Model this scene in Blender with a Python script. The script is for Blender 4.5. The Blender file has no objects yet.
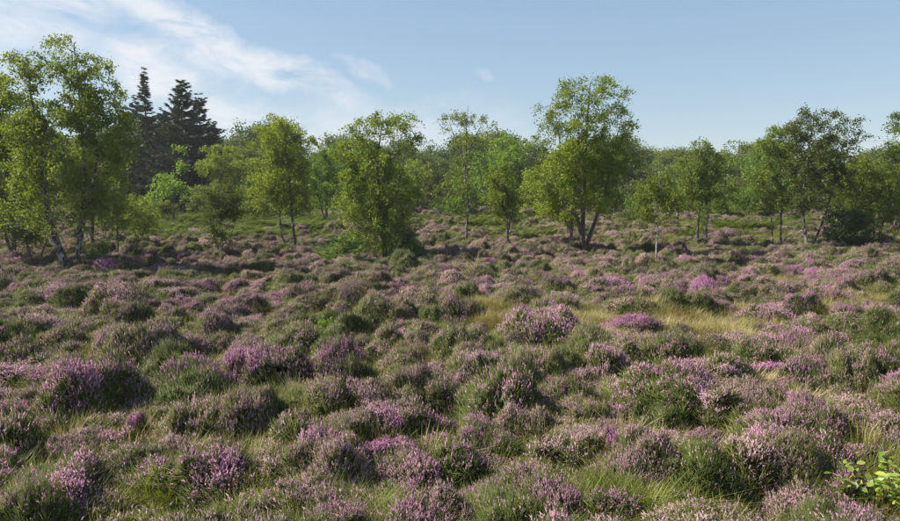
import bpy, math
import numpy as np
from mathutils import Vector

rng = np.random.default_rng(7)
R = math.radians
scene = bpy.context.scene
col = scene.collection

# ------------------------------------------------------------------ camera
F = 643.0            # focal length in photo pixels (photo 900 x 521)
CH = 3.4             # camera height
PITCH = math.atan((260.5 - 195.0) / F)
cam_d = bpy.data.cameras.new('camera')
cam_d.sensor_width = 36.0
cam_d.lens = F / 900.0 * 36.0
cam_d.clip_end = 4000.0
cam = bpy.data.objects.new('camera', cam_d)
cam.location = (0, 0, CH)
cam.rotation_euler = (R(90) - PITCH, 0, 0)
col.objects.link(cam)
scene.camera = cam

# ------------------------------------------------------------------ light
SUN_EL, SUN_AZ = R(45), R(-85)      # azimuth measured from +Y (view axis), negative = left
sdir = Vector((math.sin(SUN_AZ) * math.cos(SUN_EL), math.cos(SUN_AZ) * math.cos(SUN_EL), math.sin(SUN_EL)))
sun_d = bpy.data.lights.new('sun', 'SUN')
sun_d.energy = 4.2
sun_d.angle = R(0.53)
sun_d.color = (1.0, 0.93, 0.80)
sun = bpy.data.objects.new('sun', sun_d)
sun.rotation_euler = (-sdir).to_track_quat('-Z', 'Y').to_euler()
sun.location = (-30, 10, 40)
col.objects.link(sun)

world = bpy.data.worlds.new('World')
scene.world = world
world.use_nodes = True
wt = world.node_tree
wt.nodes.clear()
def N(tree, kind, **kw):
    n = tree.nodes.new(kind)
    for k, v in kw.items():
        setattr(n, k, v)
    return n
def setin(n, **kw):
    for k, v in kw.items():
        n.inputs[k.replace('_', ' ')].default_value = v
sky = N(wt, 'ShaderNodeTexSky', sky_type='NISHITA', sun_disc=False)
sky.sun_elevation = SUN_EL
sky.sun_rotation = SUN_AZ
sky.air_density = 1.0
sky.dust_density = 0.25
sky.ozone_density = 4.0
sky.altitude = 30
tc = N(wt, 'ShaderNodeTexCoord')
def math_n(tree, op, a=None, b=None, clamp=False):
    n = N(tree, 'ShaderNodeMath', operation=op)
    n.use_clamp = clamp
    for i, v in enumerate((a, b)):
        if v is None:
            continue
        if isinstance(v, (int, float)):
            n.inputs[i].default_value = v
        else:
            tree.links.new(v, n.inputs[i])
    return n.outputs[0]
# thin cirrus: streaks laid out by sky direction, broken up with fractal noise; scattered thin cloud in the rest of the sky
gen = tc.outputs['Generated']
sep = N(wt, 'ShaderNodeSeparateXYZ')
wt.links.new(gen, sep.inputs[0])
warp = N(wt, 'ShaderNodeTexNoise')
setin(warp, Scale=5.0, Detail=6.0, Roughness=0.6)
wt.links.new(gen, warp.inputs['Vector'])
wsub = N(wt, 'ShaderNodeVectorMath', operation='SUBTRACT'); wsub.inputs[1].default_value = (.5, .5, .5)
wt.links.new(warp.outputs['Color'], wsub.inputs[0])
wmul = N(wt, 'ShaderNodeVectorMath', operation='SCALE'); wmul.inputs['Scale'].default_value = 0.16
wt.links.new(wsub.outputs[0], wmul.inputs[0])
wadd = N(wt, 'ShaderNodeVectorMath', operation='ADD')
wt.links.new(gen, wadd.inputs[0]); wt.links.new(wmul.outputs[0], wadd.inputs[1])
def sky_dir(px, py):
    x, z, y = (px - 450) / F, (195 - py) / F, 1.0
    v = Vector((x, y, z)).normalized()
    return v
streaks = [((85, -8), (345, 104), 15, 1.0), ((-40, 18), (75, 12), 26, .85), ((105, 60), (225, 78), 19, 1.0),
           ((195, 106), (285, 136), 18, .85), ((352, 72), (386, 82), 6, .45), ((488, 79), (500, 84), 5, .3),
           ((225, 142), (470, 130), 26, .55), ((520, 175), (650, 160), 14, .22), ((-300, -60), (-60, 20), 40, .7)]
total = None
for (a, b, w, amp) in streaks:
    A, B = sky_dir(*a), sky_dir(*b)
    ctr = (A + B) / 2
    d = (B - A)
    ang = math.atan2(d.z, d.x)
    ha, hb = d.length * 0.5 + w / F * 0.6, w / F
    mp = N(wt, 'ShaderNodeMapping', vector_type='TEXTURE')
    mp.inputs['Location'].default_value = ctr
    mp.inputs['Rotation'].default_value = (0, -ang, 0)
    mp.inputs['Scale'].default_value = (ha, 0.55, hb)
    wt.links.new(wadd.outputs[0], mp.inputs['Vector'])
    ln = N(wt, 'ShaderNodeVectorMath', operation='LENGTH')
    wt.links.new(mp.outputs[0], ln.inputs[0])
    m = math_n(wt, 'SUBTRACT', 1.55, ln.outputs['Value'], True)
    m = math_n(wt, 'MULTIPLY', m, amp)
    total = m if total is None else math_n(wt, 'MAXIMUM', total, m)
fine = N(wt, 'ShaderNodeTexNoise')
setin(fine, Scale=11.0, Detail=9.0, Roughness=0.62, Distortion=0.4)
mpf = N(wt, 'ShaderNodeMapping'); mpf.inputs['Rotation'].default_value = (0, R(-25), 0); mpf.inputs['Scale'].default_value = (.7, 1, 1.9)
wt.links.new(gen, mpf.inputs['Vector']); wt.links.new(mpf.outputs[0], fine.inputs['Vector'])
fr = N(wt, 'ShaderNodeMapRange'); setin(fr, From_Min=.33, From_Max=.58)
wt.links.new(fine.outputs['Fac'], fr.inputs['Value'])
total = math_n(wt, 'MULTIPLY', total, fr.outputs[0], True)
# the rest of the sky dome (behind the camera, overhead): light scattered cloud of the same sort
gen2 = N(wt, 'ShaderNodeTexNoise'); setin(gen2, Scale=2.6, Detail=8.0, Roughness=0.6)
wt.links.new(gen, gen2.inputs['Vector'])
gr = N(wt, 'ShaderNodeMapRange'); setin(gr, From_Min=.52, From_Max=.75)
wt.links.new(gen2.outputs['Fac'], gr.inputs['Value'])
back = N(wt, 'ShaderNodeMapRange'); setin(back, From_Min=.45, From_Max=.1)
wt.links.new(sep.outputs['Y'], back.inputs['Value'])
g = math_n(wt, 'MULTIPLY', gr.outputs[0], back.outputs[0])
total = math_n(wt, 'MAXIMUM', total, g)
total = math_n(wt, 'MULTIPLY', total, 0.9, True)
mix = N(wt, 'ShaderNodeMix', data_type='RGBA')
wt.links.new(total, mix.inputs[0])
shs = N(wt, 'ShaderNodeHueSaturation'); setin(shs, Saturation=1.42, Value=1.76)
sgm = N(wt, 'ShaderNodeGamma'); sgm.inputs['Gamma'].default_value = .42
wt.links.new(sky.outputs[0], sgm.inputs['Color']); wt.links.new(sgm.outputs[0], shs.inputs['Color']); wt.links.new(shs.outputs[0], mix.inputs[6])
mix.inputs[7].default_value = (4.2, 4.3, 4.55, 1)
bg = N(wt, 'ShaderNodeBackground')
bg.inputs['Strength'].default_value = 0.098
wt.links.new(mix.outputs[2], bg.inputs['Color'])
wo = N(wt, 'ShaderNodeOutputWorld')
wt.links.new(bg.outputs[0], wo.inputs[0])

scene.render.engine = 'CYCLES'
scene.view_settings.view_transform = 'Standard'
scene.view_settings.look = 'None'
scene.view_settings.gamma = 1.0
scene.view_settings.exposure = 1.08
scene.cycles.max_bounces = 6
scene.cycles.diffuse_bounces = 3
scene.cycles.glossy_bounces = 2
scene.cycles.transmission_bounces = 4
scene.cycles.use_denoising = True
scene.cycles.denoiser = 'OPENIMAGEDENOISE'
scene.cycles.denoising_input_passes = 'RGB_ALBEDO_NORMAL'
scene.cycles.denoising_prefilter = 'ACCURATE'

# ------------------------------------------------------------------ helpers
def ground_z(x, y):
    x = np.asarray(x, float); y = np.asarray(y, float)
    t = np.clip((y - 36) / 55.0, 0, 1); t = t * t * (3 - 2 * t)
    z = 2.05 * t + 0.10 * np.sin(x * .23 + 1.0) * np.cos(y * .19) + 0.06 * np.sin(x * .61 + y * .43)
    n = 0
    for a_, f_, p_ in ((.3, 1.9, .4), (1.35, 2.3, 2.1), (2.5, 1.5, 4.0), (.9, 3.3, 1.0), (2.0, 2.9, 5.1)):
        n = n + np.sin((x * math.cos(a_) + y * math.sin(a_)) * f_ + p_ + .6 * np.sin(x * .5 + y * .37 + p_))
    z = z + .065 * n * (1 - .45 * np.clip((y - 25) / 25.0, 0, 1)) * np.clip(1.5 - y / 100.0, 0, 1)
    z = z + t * 0.35 * np.sin(x * .07 + .8)
    return z
fwd = np.array([0, math.cos(PITCH), -math.sin(PITCH)])
upv = np.array([0, math.sin(PITCH), math.cos(PITCH)])
def ray(px, py):
    return np.array([1., 0, 0]) * (px - 450) / F + upv * (260.5 - py) / F + fwd
def at_depth(px, py, Y):
    d = ray(px, py)
    return np.array([0, 0, CH]) + d * (Y / d[1])
def ground_hit(px, py):
    d = ray(px, py)
    ys = np.linspace(4, 110, 4000)
    P = np.array([0, 0, CH])[None] + d[None] * (ys / d[1])[:, None]
    under = P[:, 2] < ground_z(P[:, 0], P[:, 1])
    k = int(np.argmax(under)) if under.any() else len(ys) - 1
    p = P[k]
    return np.array([p[0], p[1], float(ground_z(p[0], p[1]))])
def project(p):
    q = np.asarray(p, float) - np.array([0, 0, CH])
    w = q @ fwd
    return 450 + F * q[0] / w, 260.5 - F * (q @ upv) / w

def mesh_np(name, verts, faces, mat=None, attr=None, smooth=False, mats=None, mat_idx=None):
    me = bpy.data.meshes.new(name)
    verts = np.asarray(verts, np.float32); faces = np.asarray(faces, np.int32)
    nf, k = faces.shape
    me.vertices.add(len(verts)); me.vertices.foreach_set('co', verts.ravel())
    me.loops.add(nf * k); me.loops.foreach_set('vertex_index', faces.ravel())
    me.polygons.add(nf)
    me.polygons.foreach_set('loop_start', np.arange(0, nf * k, k, dtype=np.int32))
    me.polygons.foreach_set('loop_total', np.full(nf, k, np.int32))
    if smooth:
        me.polygons.foreach_set('use_smooth', np.ones(nf, bool))
    for m in (mats or ([mat] if mat else [])):
        me.materials.append(m)
    if mat_idx is not None:
        me.polygons.foreach_set('material_index', np.asarray(mat_idx, np.int32))
    if attr is not None:
        a = me.attributes.new('v', 'FLOAT', 'POINT')
        a.data.foreach_set('value', np.asarray(attr, np.float32))
    me.update(calc_edges=True)
    return me
def obj(name, me, parent=None, loc=None):
    o = bpy.data.objects.new(name, me)
    col.objects.link(o)
    if parent: o.parent = parent
    if loc is not None: o.location = loc
    return o
def tag(o, label=None, cat=None, group=None, kind=None):
    if label: o['label'] = label
    if cat: o['category'] = cat
    if group: o['group'] = group
    if kind: o['kind'] = kind
    return o

# ------------------------------------------------------------------ materials
def mat_base(name):
    m = bpy.data.materials.new(name); m.use_nodes = True
    t = m.node_tree; t.nodes.clear()
    return m, t
def ramp3(t, fac, cols):
    r = N(t, 'ShaderNodeValToRGB')
    els = r.color_ramp.elements
    while len(els) < len(cols): els.new(0.5)
    for i, c in enumerate(cols):
        els[i].position = i / (len(cols) - 1); els[i].color = (*c, 1)
    t.links.new(fac, r.inputs[0])
    return r.outputs[0]
def leaf_mat(name, cols, transl=0.35, tcol=(1.5, 1.35, .6), gloss=0.02, rough=.5, objvar=.25):
    m, t = mat_base(name)
    at = N(t, 'ShaderNodeAttribute', attribute_name='v')
    c = ramp3(t, at.outputs['Fac'], cols)
    oi = N(t, 'ShaderNodeObjectInfo')
    hs = N(t, 'ShaderNodeHueSaturation')
    mr = N(t, 'ShaderNodeMapRange'); setin(mr, To_Min=1 - objvar, To_Max=1 + objvar)
    t.links.new(oi.outputs['Random'], mr.inputs['Value'])
    t.links.new(mr.outputs[0], hs.inputs['Value'])
    t.links.new(c, hs.inputs['Color'])
    c = hs.outputs[0]
    d = N(t, 'ShaderNodeBsdfDiffuse'); t.links.new(c, d.inputs['Color'])
    tm = N(t, 'ShaderNodeMix', data_type='RGBA', blend_type='MULTIPLY'); tm.inputs[0].default_value = 1
    t.links.new(c, tm.inputs[6]); tm.inputs[7].default_value = (*tcol, 1)
    tr = N(t, 'ShaderNodeBsdfTranslucent'); t.links.new(tm.outputs[2], tr.inputs['Color'])
    mx = N(t, 'ShaderNodeMixShader'); mx.inputs[0].default_value = transl
    t.links.new(d.outputs[0], mx.inputs[1]); t.links.new(tr.outputs[0], mx.inputs[2])
    out = mx.outputs[0]
    if gloss > 0:
        gl = N(t, 'ShaderNodeBsdfGlossy'); gl.inputs['Roughness'].default_value = rough
        gl.inputs['Color'].default_value = (.9, .95, .85, 1)
        m2 = N(t, 'ShaderNodeMixShader'); m2.inputs[0].default_value = gloss
        t.links.new(out, m2.inputs[1]); t.links.new(gl.outputs[0], m2.inputs[2]); out = m2.outputs[0]
    o = N(t, 'ShaderNodeOutputMaterial'); t.links.new(out, o.inputs[0])
    return m
def bark_mat(name, light, dark, lo, hi, sc=(6, 6, 3.5)):
    m, t = mat_base(name)
    tcn = N(t, 'ShaderNodeTexCoord')
    mp = N(t, 'ShaderNodeMapping'); mp.inputs['Scale'].default_value = sc
    t.links.new(tcn.outputs['Object'], mp.inputs['Vector'])
    n = N(t, 'ShaderNodeTexNoise'); setin(n, Scale=1.2, Detail=7.0, Roughness=.65)
    t.links.new(mp.outputs[0], n.inputs['Vector'])
    mr = N(t, 'ShaderNodeMapRange'); setin(mr, From_Min=lo, From_Max=hi)
    t.links.new(n.outputs['Fac'], mr.inputs['Value'])
    mx = N(t, 'ShaderNodeMix', data_type='RGBA')
    t.links.new(mr.outputs[0], mx.inputs[0])
    mx.inputs[6].default_value = (*dark, 1); mx.inputs[7].default_value = (*light, 1)
    b = N(t, 'ShaderNodeBsdfPrincipled'); b.inputs['Roughness'].default_value = .85
    b.inputs['Specular IOR Level'].default_value = .2
    t.links.new(mx.outputs[2], b.inputs['Base Color'])
    bp = N(t, 'ShaderNodeBump'); bp.inputs['Strength'].default_value = .5; bp.inputs['Distance'].default_value = .02
    t.links.new(n.outputs['Fac'], bp.inputs['Height']); t.links.new(bp.outputs[0], b.inputs['Normal'])
    o = N(t, 'ShaderNodeOutputMaterial'); t.links.new(b.outputs[0], o.inputs[0])
    return m

M = {}
M['birch_bark'] = bark_mat('birch_bark', (.42, .40, .36), (.045, .038, .032), .46, .66)
M['white_bark'] = bark_mat('white_birch_bark', (.46, .44, .41), (.06, .05, .04), .38, .56)
M['dark_bark'] = bark_mat('dark_bark', (.16, .14, .115), (.04, .033, .027), .35, .65)
M['twig_bark'] = bark_mat('twig_bark', (.11, .085, .065), (.045, .033, .026), .35, .65)
M['birch_yellow'] = leaf_mat('birch_leaf_yellow_green', [(.135, .180, .020), (.185, .245, .028), (.25, .30, .042)], .50)
M['birch_green'] = leaf_mat('birch_leaf_green', [(.098, .145, .024), (.138, .192, .032), (.19, .235, .046)], .50)
M['birch_dull'] = leaf_mat('birch_leaf_dull', [(.076, .110, .026), (.108, .148, .034), (.15, .185, .046)], .46)
M['bright_leaf'] = leaf_mat('bright_leaf', [(.10, .175, .024), (.135, .23, .032), (.19, .28, .045)], .48)
M['dark_leaf'] = leaf_mat('dark_leaf', [(.056, .098, .024), (.080, .132, .032), (.12, .17, .045)], .40, gloss=.04)
M['spruce'] = leaf_mat('spruce_needles', [(.030, .048, .030), (.044, .068, .038), (.065, .092, .048)], .18, gloss=.03)
M['young_spruce'] = leaf_mat('young_spruce_needles', [(.11, .19, .035), (.15, .25, .045), (.21, .31, .07)], .4)
M['bramble'] = leaf_mat('bramble_leaf', [(.14, .22, .025), (.22, .31, .04), (.38, .42, .07)], .42, gloss=.05, rough=.45, objvar=.35)
# heather
M['heather_green'] = leaf_mat('heather_foliage', [(.044, .066, .011), (.082, .110, .016), (.15, .172, .030)], .32, gloss=.02)
M['heather_olive'] = leaf_mat('heather_foliage_olive', [(.058, .072, .014), (.100, .116, .020), (.175, .178, .040)], .32, gloss=.02)
M['fl_magenta'] = leaf_mat('heather_flower_magenta', [(.36, .135, .285), (.47, .20, .385), (.58, .30, .50)], .25, (1.1, .9, 1.1), 0)
M['fl_mauve'] = leaf_mat('heather_flower_mauve', [(.34, .162, .25), (.45, .232, .34), (.57, .35, .46)], .25, (1.1, .95, 1.05), 0)
M['fl_dusty'] = leaf_mat('heather_flower_dusty', [(.32, .19, .225), (.42, .265, .305), (.54, .385, .405)], .25, (1.1, 1, .95), 0)
M['heather_wood'] = bark_mat('heather_wood', (.075, .055, .042), (.022, .018, .014), .35, .65, (9, 9, 9))
M['grass_dry'] = leaf_mat('dry_grass_blade', [(.26, .21, .08), (.36, .30, .12), (.48, .40, .20)], .3, (1.1, 1.05, .8), .02)
M['grass_green'] = leaf_mat('green_grass_blade', [(.095, .13, .018), (.15, .185, .026), (.25, .25, .055)], .40, (1.3, 1.25, .6), .02)
M['bracken'] = leaf_mat('bracken_frond', [(.10, .155, .022), (.145, .205, .030), (.21, .25, .05)], .45)

m, t = mat_base('moor_soil')
tcn = N(t, 'ShaderNodeTexCoord')
n1 = N(t, 'ShaderNodeTexNoise'); setin(n1, Scale=.55, Detail=6.0, Roughness=.6)
n2 = N(t, 'ShaderNodeTexNoise'); setin(n2, Scale=9.0, Detail=8.0, Roughness=.7)
t.links.new(tcn.outputs['Object'], n1.inputs['Vector']); t.links.new(tcn.outputs['Object'], n2.inputs['Vector'])
s = math_n(t, 'ADD', math_n(t, 'MULTIPLY', n1.outputs['Fac'], .6), math_n(t, 'MULTIPLY', n2.outputs['Fac'], .4))
mr = N(t, 'ShaderNodeMapRange'); setin(mr, From_Min=.36, From_Max=.64); t.links.new(s, mr.inputs['Value'])
c = ramp3(t, mr.outputs[0], [(.045, .035, .022), (.060, .062, .020), (.085, .10, .024), (.15, .13, .055)])
b = N(t, 'ShaderNodeBsdfPrincipled'); b.inputs['Roughness'].default_value = .95; b.inputs['Specular IOR Level'].default_value = .1
t.links.new(c, b.inputs['Base Color'])
bp = N(t, 'ShaderNodeBump'); bp.inputs['Strength'].default_value = .9; bp.inputs['Distance'].default_value = .06
t.links.new(n2.outputs['Fac'], bp.inputs['Height']); t.links.new(bp.outputs[0], b.inputs['Normal'])
o = N(t, 'ShaderNodeOutputMaterial'); t.links.new(b.outputs[0], o.inputs[0])
M['soil'] = m

# ------------------------------------------------------------------ terrain
def terrain():
    xs = np.concatenate([np.linspace(-900, -80, 20)[:-1], np.linspace(-80, 80, 261), np.linspace(80, 900, 20)[1:]])
    ys = np.concatenate([np.linspace(-300, 0, 20)[:-1], np.linspace(0, 120, 221), np.linspace(120, 1500, 30)[1:]])
    X, Y = np.meshgrid(xs, ys)
    Z = ground_z(X, Y)
    V = np.stack([X.ravel(), Y.ravel(), Z.ravel()], 1)
    nx, ny = len(xs), len(ys)
    i = np.arange(ny - 1)[:, None] * nx + np.arange(nx - 1)[None]
    i = i.ravel()
    Fc = np.stack([i, i + 1, i + nx + 1, i + nx], 1)
    o = obj('ground', mesh_np('ground', V, Fc, M['soil'], smooth=True))
    tag(o, 'mossy brown moorland ground under the heather', kind='structure')
terrain()

# ------------------------------------------------------------------ tree kit
def tube(path, rad, sides=5):
    path = np.asarray(path, float); rad = np.asarray(rad, float)
    n = len(path)
    tg = np.gradient(path, axis=0); tg /= np.linalg.norm(tg, axis=1)[:, None] + 1e-9
    ref = np.where(np.abs(tg[:, 2:3]) > .9, np.array([[1., 0, 0]]), np.array([[0, 0, 1.]]))
    a = np.cross(tg, ref); a /= np.linalg.norm(a, axis=1)[:, None] + 1e-9
    b = np.cross(tg, a)
    th = np.arange(sides) * 2 * math.pi / sides
    V = path[:, None] + rad[:, None, None] * (np.cos(th)[None, :, None] * a[:, None] + np.sin(th)[None, :, None] * b[:, None])
    V = V.reshape(-1, 3)
    i = np.arange(n - 1)[:, None] * sides; j = np.arange(sides)[None]; j2 = (j + 1) % sides
    Q = np.stack([i + j, i + j2, i + sides + j2, i + sides + j], -1).reshape(-1, 4)
    return V, Q
class Acc:
    def __init__(s): s.v = []; s.f = []; s.n = 0
    def add(s, V, Fc):
        s.v.append(V); s.f.append(Fc + s.n); s.n += len(V)
    def mesh(s, name, mat, smooth=True):
        return mesh_np(name, np.concatenate(s.v), np.concatenate(s.f), mat, smooth=smooth)
def smooth_path(pts, n):
    pts = np.asarray(pts, float)
    d = np.r_[0, np.cumsum(np.linalg.norm(np.diff(pts, axis=0), axis=1))]
    tt = np.linspace(0, d[-1], n)
    out = np.stack([np.interp(tt, d, pts[:, k]) for k in range(3)], 1)
    for _ in range(2):
        out[1:-1] = .25 * out[:-2] + .5 * out[1:-1] + .25 * out[2:]
    return out
def leaves_mesh(name, P, size, mat, r, val, long=1.35, flat=.0):
    n = len(P)
    a = r.normal(size=(n, 3)); a[:, 2] -= .5
    a /= np.linalg.norm(a, axis=1)[:, None]
    b = r.normal(size=(n, 3)); b[:, 2] *= (1 - flat)
    b -= (b * a).sum(1)[:, None] * a; b /= np.linalg.norm(b, axis=1)[:, None]
    c = np.cross(a, b)
    s = (size * r.uniform(.7, 1.3, n))[:, None]
    V = np.stack([P, P + a * s * .55 * long + b * s * .42 + c * s * .10, P + a * s * long, P + a * s * .5 * long - b * s * .42 + c * s * .10], 1).reshape(-1, 3)
    Q = np.arange(n * 4).reshape(-1, 4)
    return mesh_np(name, V, Q, mat, attr=np.repeat(val, 4))

def build_tree(name, label, cat, base, stems, lobes, leaf='birch_green', bark='birch_bark', r0=.10, leaf_size=.076, dens=.95, droop=.48, clump=.42, seed=0, group=None, root_px=None, depth=None, twigs=1, sink=.12, stem_depth=None):
    """base: photo pixel of the foot (or None with depth). stems: pixel polylines; lobes: (cx, cy, rx, ry, density) in pixels."""
    r = np.random.default_rng(seed + 100)
    if depth is None:
        B = ground_hit(*base)
    else:
        p = at_depth(base[0], base[1], depth)
        B = np.array([p[0], depth, float(ground_z(p[0], depth))])
    Y = B[1]; sc = Y / F
    root = bpy.data.objects.new(name, None); col.objects.link(root)
    root.empty_display_size = .3
    root.location = B
    tag(root, label, cat, group)
    nodes = []; nrad = []
    for si, st in enumerate(stems):
        pts = [at_depth(x, y, Y) - B for x, y in st]
        pts = np.array(pts)
        if si == 0 or st[0][1] > base[1] - 12:
            # starts at the ground
            gz = float(ground_z(pts[0, 0] + B[0], Y)) - B[2]
            pts[0, 2] = gz - sink
        dy = np.cumsum(r.normal(0, .05, len(pts))) * (np.linalg.norm(pts[-1] - pts[0]) / 4)
        if si > 0: dy += np.linspace(0, r.uniform(-.7, .7), len(pts))
        dy -= dy[0]
        pts[:, 1] += dy
        n = 26
        pth = smooth_path(pts, n)
        pth[2:, :2] += np.cumsum(r.normal(0, .012, (n - 2, 2)), axis=0)
        L = np.linalg.norm(np.diff(pth, axis=0), axis=1).sum()
        k = r0 * (1.0 if si == 0 else .72)
        rad = k * (1 - np.linspace(0, 1, n) * .86)
        if si == 0 or st[0][1] > base[1] - 12:
            rad[0] *= 1.35; rad[1] *= 1.12
        V, Q = tube(pth, rad, 8)
        tk = obj('trunk', mesh_np('trunk', V, Q, M[bark], smooth=True), root)
        if si == 0: trunk0 = tk
        for p_, r_ in zip(pth[6:], rad[6:]):
            nodes.append(p_); nrad.append(r_)
    nodes = np.array(nodes); nrad = np.array(nrad)
    # clump centres
    C = []; W = []
    for (cx, cy, rx, ry, dn) in lobes:
        c = at_depth(cx, cy, Y) - B
        a, b_ = rx * sc * 1.12, ry * sc * 1.05
        dep = max(a, .6 * b_) * 1.0
        c[1] += r.uniform(-.35, .35) * dep * .5
        vol = a * b_ * dep
        n = int(np.clip(9 * (vol / (clump ** 3)) ** .62 * .34 * (0.5 + .5 * dn), 5, 90))
        u = r.normal(size=(n, 3)); u /= np.linalg.norm(u, axis=1)[:, None]
        q = u * (r.uniform(0, 1, n) ** .42)[:, None] * np.array([a, dep, b_])
        C.append(c + q)
        nl = dens * dn * 3.5 * math.pi * a * b_ / (leaf_size ** 2 * .58)
        W.append(np.full(n, nl / n))
    C = np.concatenate(C); W = np.concatenate(W)
    d0 = np.linalg.norm(C[:, None] - nodes[None], axis=2).min(1)
    order = np.argsort(d0)
    br = Acc()
    tips = []
    for i in order:
        c = C[i]
        v = c[None] - nodes
        dist = np.linalg.norm(v, axis=1)
        hd = np.linalg.norm(v[:, :2], axis=1)
        cost = dist + 1.6 * np.maximum(0, .35 * hd - v[:, 2]) + .25 * (nrad < .012)
        k = int(np.argmin(cost))
        p0 = nodes[k]
        L = np.linalg.norm(c - p0)
        if L < .08:
            tips.append(c - p0 + 1e-3); continue
        mid = p0 * .45 + c * .55 + np.array([r.normal(0, .09), r.normal(0, .09), .10 + r.normal(0, .06)]) * L
        tt = np.linspace(0, 1, 6)[:, None]
        pth = (1 - tt) ** 2 * p0 + 2 * tt * (1 - tt) * mid + tt ** 2 * c
        rb = min(nrad[k] * .62, .008 + .011 * L)
        rad = np.linspace(rb, max(.005, rb * .3), 6)
        V, Q = tube(pth, rad, 3)
        br.add(V, Q)
        nodes = np.concatenate([nodes, pth[2:]]); nrad = np.concatenate([nrad, rad[2:]])
    # twigs and leaves
    LP = []; LV = []
    for i, c in enumerate(C):
        m_ = int(W[i]); cv = r.uniform(0, 1)
        nt = max(3, int(5 + 4 * r.uniform()))
        per = max(1, m_ // nt)
        for k in range(nt):
            d = r.normal(size=3); d[2] = d[2] * .6 + .15; d /= np.linalg.norm(d)
            L = clump * r.uniform(.7, 1.7)
            t_ = r.uniform(.05, 1, per)
            pos = c + d * (L * t_)[:, None]
            pos[:, 2] -= droop * L * t_ ** 2 * 1.6
            pos += r.normal(0, .055 + leaf_size * .35, (per, 3))
            LP.append(pos); LV.append(np.clip(cv * .5 + r.uniform(0, 1, per) * .5, 0, 1))
            if k < twigs:
                ts = np.linspace(0, 1, 4)[:, None]
                pt = c + d * L * ts; pt[:, 2] -= droop * L * ts[:, 0] ** 2 * 1.6
                V, Q = tube(pt, np.array([.006, .005, .004, .003]) * (1 + Y / 90), 3)
                br.add(V, Q)
    LP = np.concatenate(LP); LV = np.concatenate(LV)
    gz = ground_z(LP[:, 0] + B[0], LP[:, 1] + B[1]) - B[2]
    ok = LP[:, 2] > gz + .05
    LP, LV = LP[ok], LV[ok]
    tag(obj('branches', br.mesh('branches', M['twig_bark']), trunk0), kind='stuff')
    tag(obj('crown', leaves_mesh('crown', LP, leaf_size, M[leaf], r, LV), root), kind='stuff')
    return root

def build_spruce(name, label, base, top_y, half_px, depth=None, mat='spruce', seed=0, dens=1.0, group=None, thin_top=.0, start=.04, leaf=.30, cat='spruce', two=None, rows=None):
    r = np.random.default_rng(seed + 500)
    if depth is None:
        B = ground_hit(*base)
    else:
        p = at_depth(base[0], base[1], depth); B = np.array([p[0], depth, float(ground_z(p[0], depth))])
    Y = B[1]; sc = Y / F
    H = at_depth(base[0], top_y, Y)[2] - B[2]
    W = half_px * sc
    root = bpy.data.objects.new(name, None); col.objects.link(root); root.location = B
    tag(root, label, cat, group)
    V, Q = tube(np.stack([np.cumsum(r.normal(0, .006 * H / 8, 12)), np.cumsum(r.normal(0, .006 * H / 8, 12)), np.linspace(-.1, H, 12)], 1), np.linspace(.016 * H, .003, 12), 7)
    trunk0 = obj('trunk', mesh_np('trunk', V, Q, M['dark_bark'], smooth=True), root)
    br = Acc(); LP = []; LD = []; LV = []
    nw = rows or int(np.clip(H / .27, 9, 60))
    for w in range(nw):
        f = start + (1 - start) * (w + r.uniform(-.3, .3)) / nw
        f = min(max(f, start), .985)
        z = H * f
        Lr = 1.75 * W * (1 - f) ** (.95 + thin_top) + .07 * W
        nb = int(r.integers(5, 8))
        a0 = r.uniform(0, 6.28)
        for k in range(nb):
            L = Lr * r.uniform(.35, 1.2)
            a = a0 + k * 6.283 / nb + r.normal(0, .35); z = H * f + r.normal(0, .35) * min(1, H / 6)
            d = np.array([math.cos(a), math.sin(a), 0])
            rise = .42 * f - .26 + r.normal(0, .14)
            ts = np.linspace(0, 1, 5)
            pth = np.array([0, 0, z]) + d * (L * ts)[:, None]
            pth[:, 2] += L * (rise * ts - .22 * ts * (1 - ts) * 2 + .12 * ts ** 2)
            V, Q = tube(pth, np.linspace(.004 + .006 * L, .004, 5), 3)
            br.add(V, Q)
            n = int(dens * (8 + 42 * L))
            t_ = r.uniform(.12, 1, n) ** .8
            side = np.array([-d[1], d[0], 0])
            wsp = (.26 * L * (1.05 - t_) + .04) * r.uniform(-1, 1, n)
            P = np.stack([np.interp(t_, ts, pth[:, q]) for q in range(3)], 1)
            P += side[None] * wsp[:, None]
            P[:, 2] -= np.abs(wsp) * .30 + r.uniform(0, .10, n) * L * .5
            dd = d[None] * .8 + side[None] * np.sign(wsp)[:, None] * .6 + r.normal(0, .25, (n, 3)); dd[:, 2] -= .12
            LP.append(P); LD.append(dd); LV.append(np.clip(r.normal(.4, .2) + r.normal(0, .2, n), 0, 1))
    P = np.concatenate(LP); D = np.concatenate(LD); D /= np.linalg.norm(D, axis=1)[:, None]
    val = np.concatenate(LV)
    n = len(P)
    b = r.normal(size=(n, 3)); b -= (b * D).sum(1)[:, None] * D; b /= np.linalg.norm(b, axis=1)[:, None]
    s = (leaf * r.uniform(.7, 1.4, n))[:, None]
    Vv = np.stack([P - D * s * .4, P + b * s * .14, P + D * s, P - b * s * .14], 1).reshape(-1, 3)
    tag(obj('branches', br.mesh('branches', M['dark_bark']), trunk0), kind='stuff')
    tag(obj('crown', mesh_np('crown', Vv, np.arange(n * 4).reshape(-1, 4), M[mat], attr=np.repeat(val, 4)), root), kind='stuff')
    return root

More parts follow.
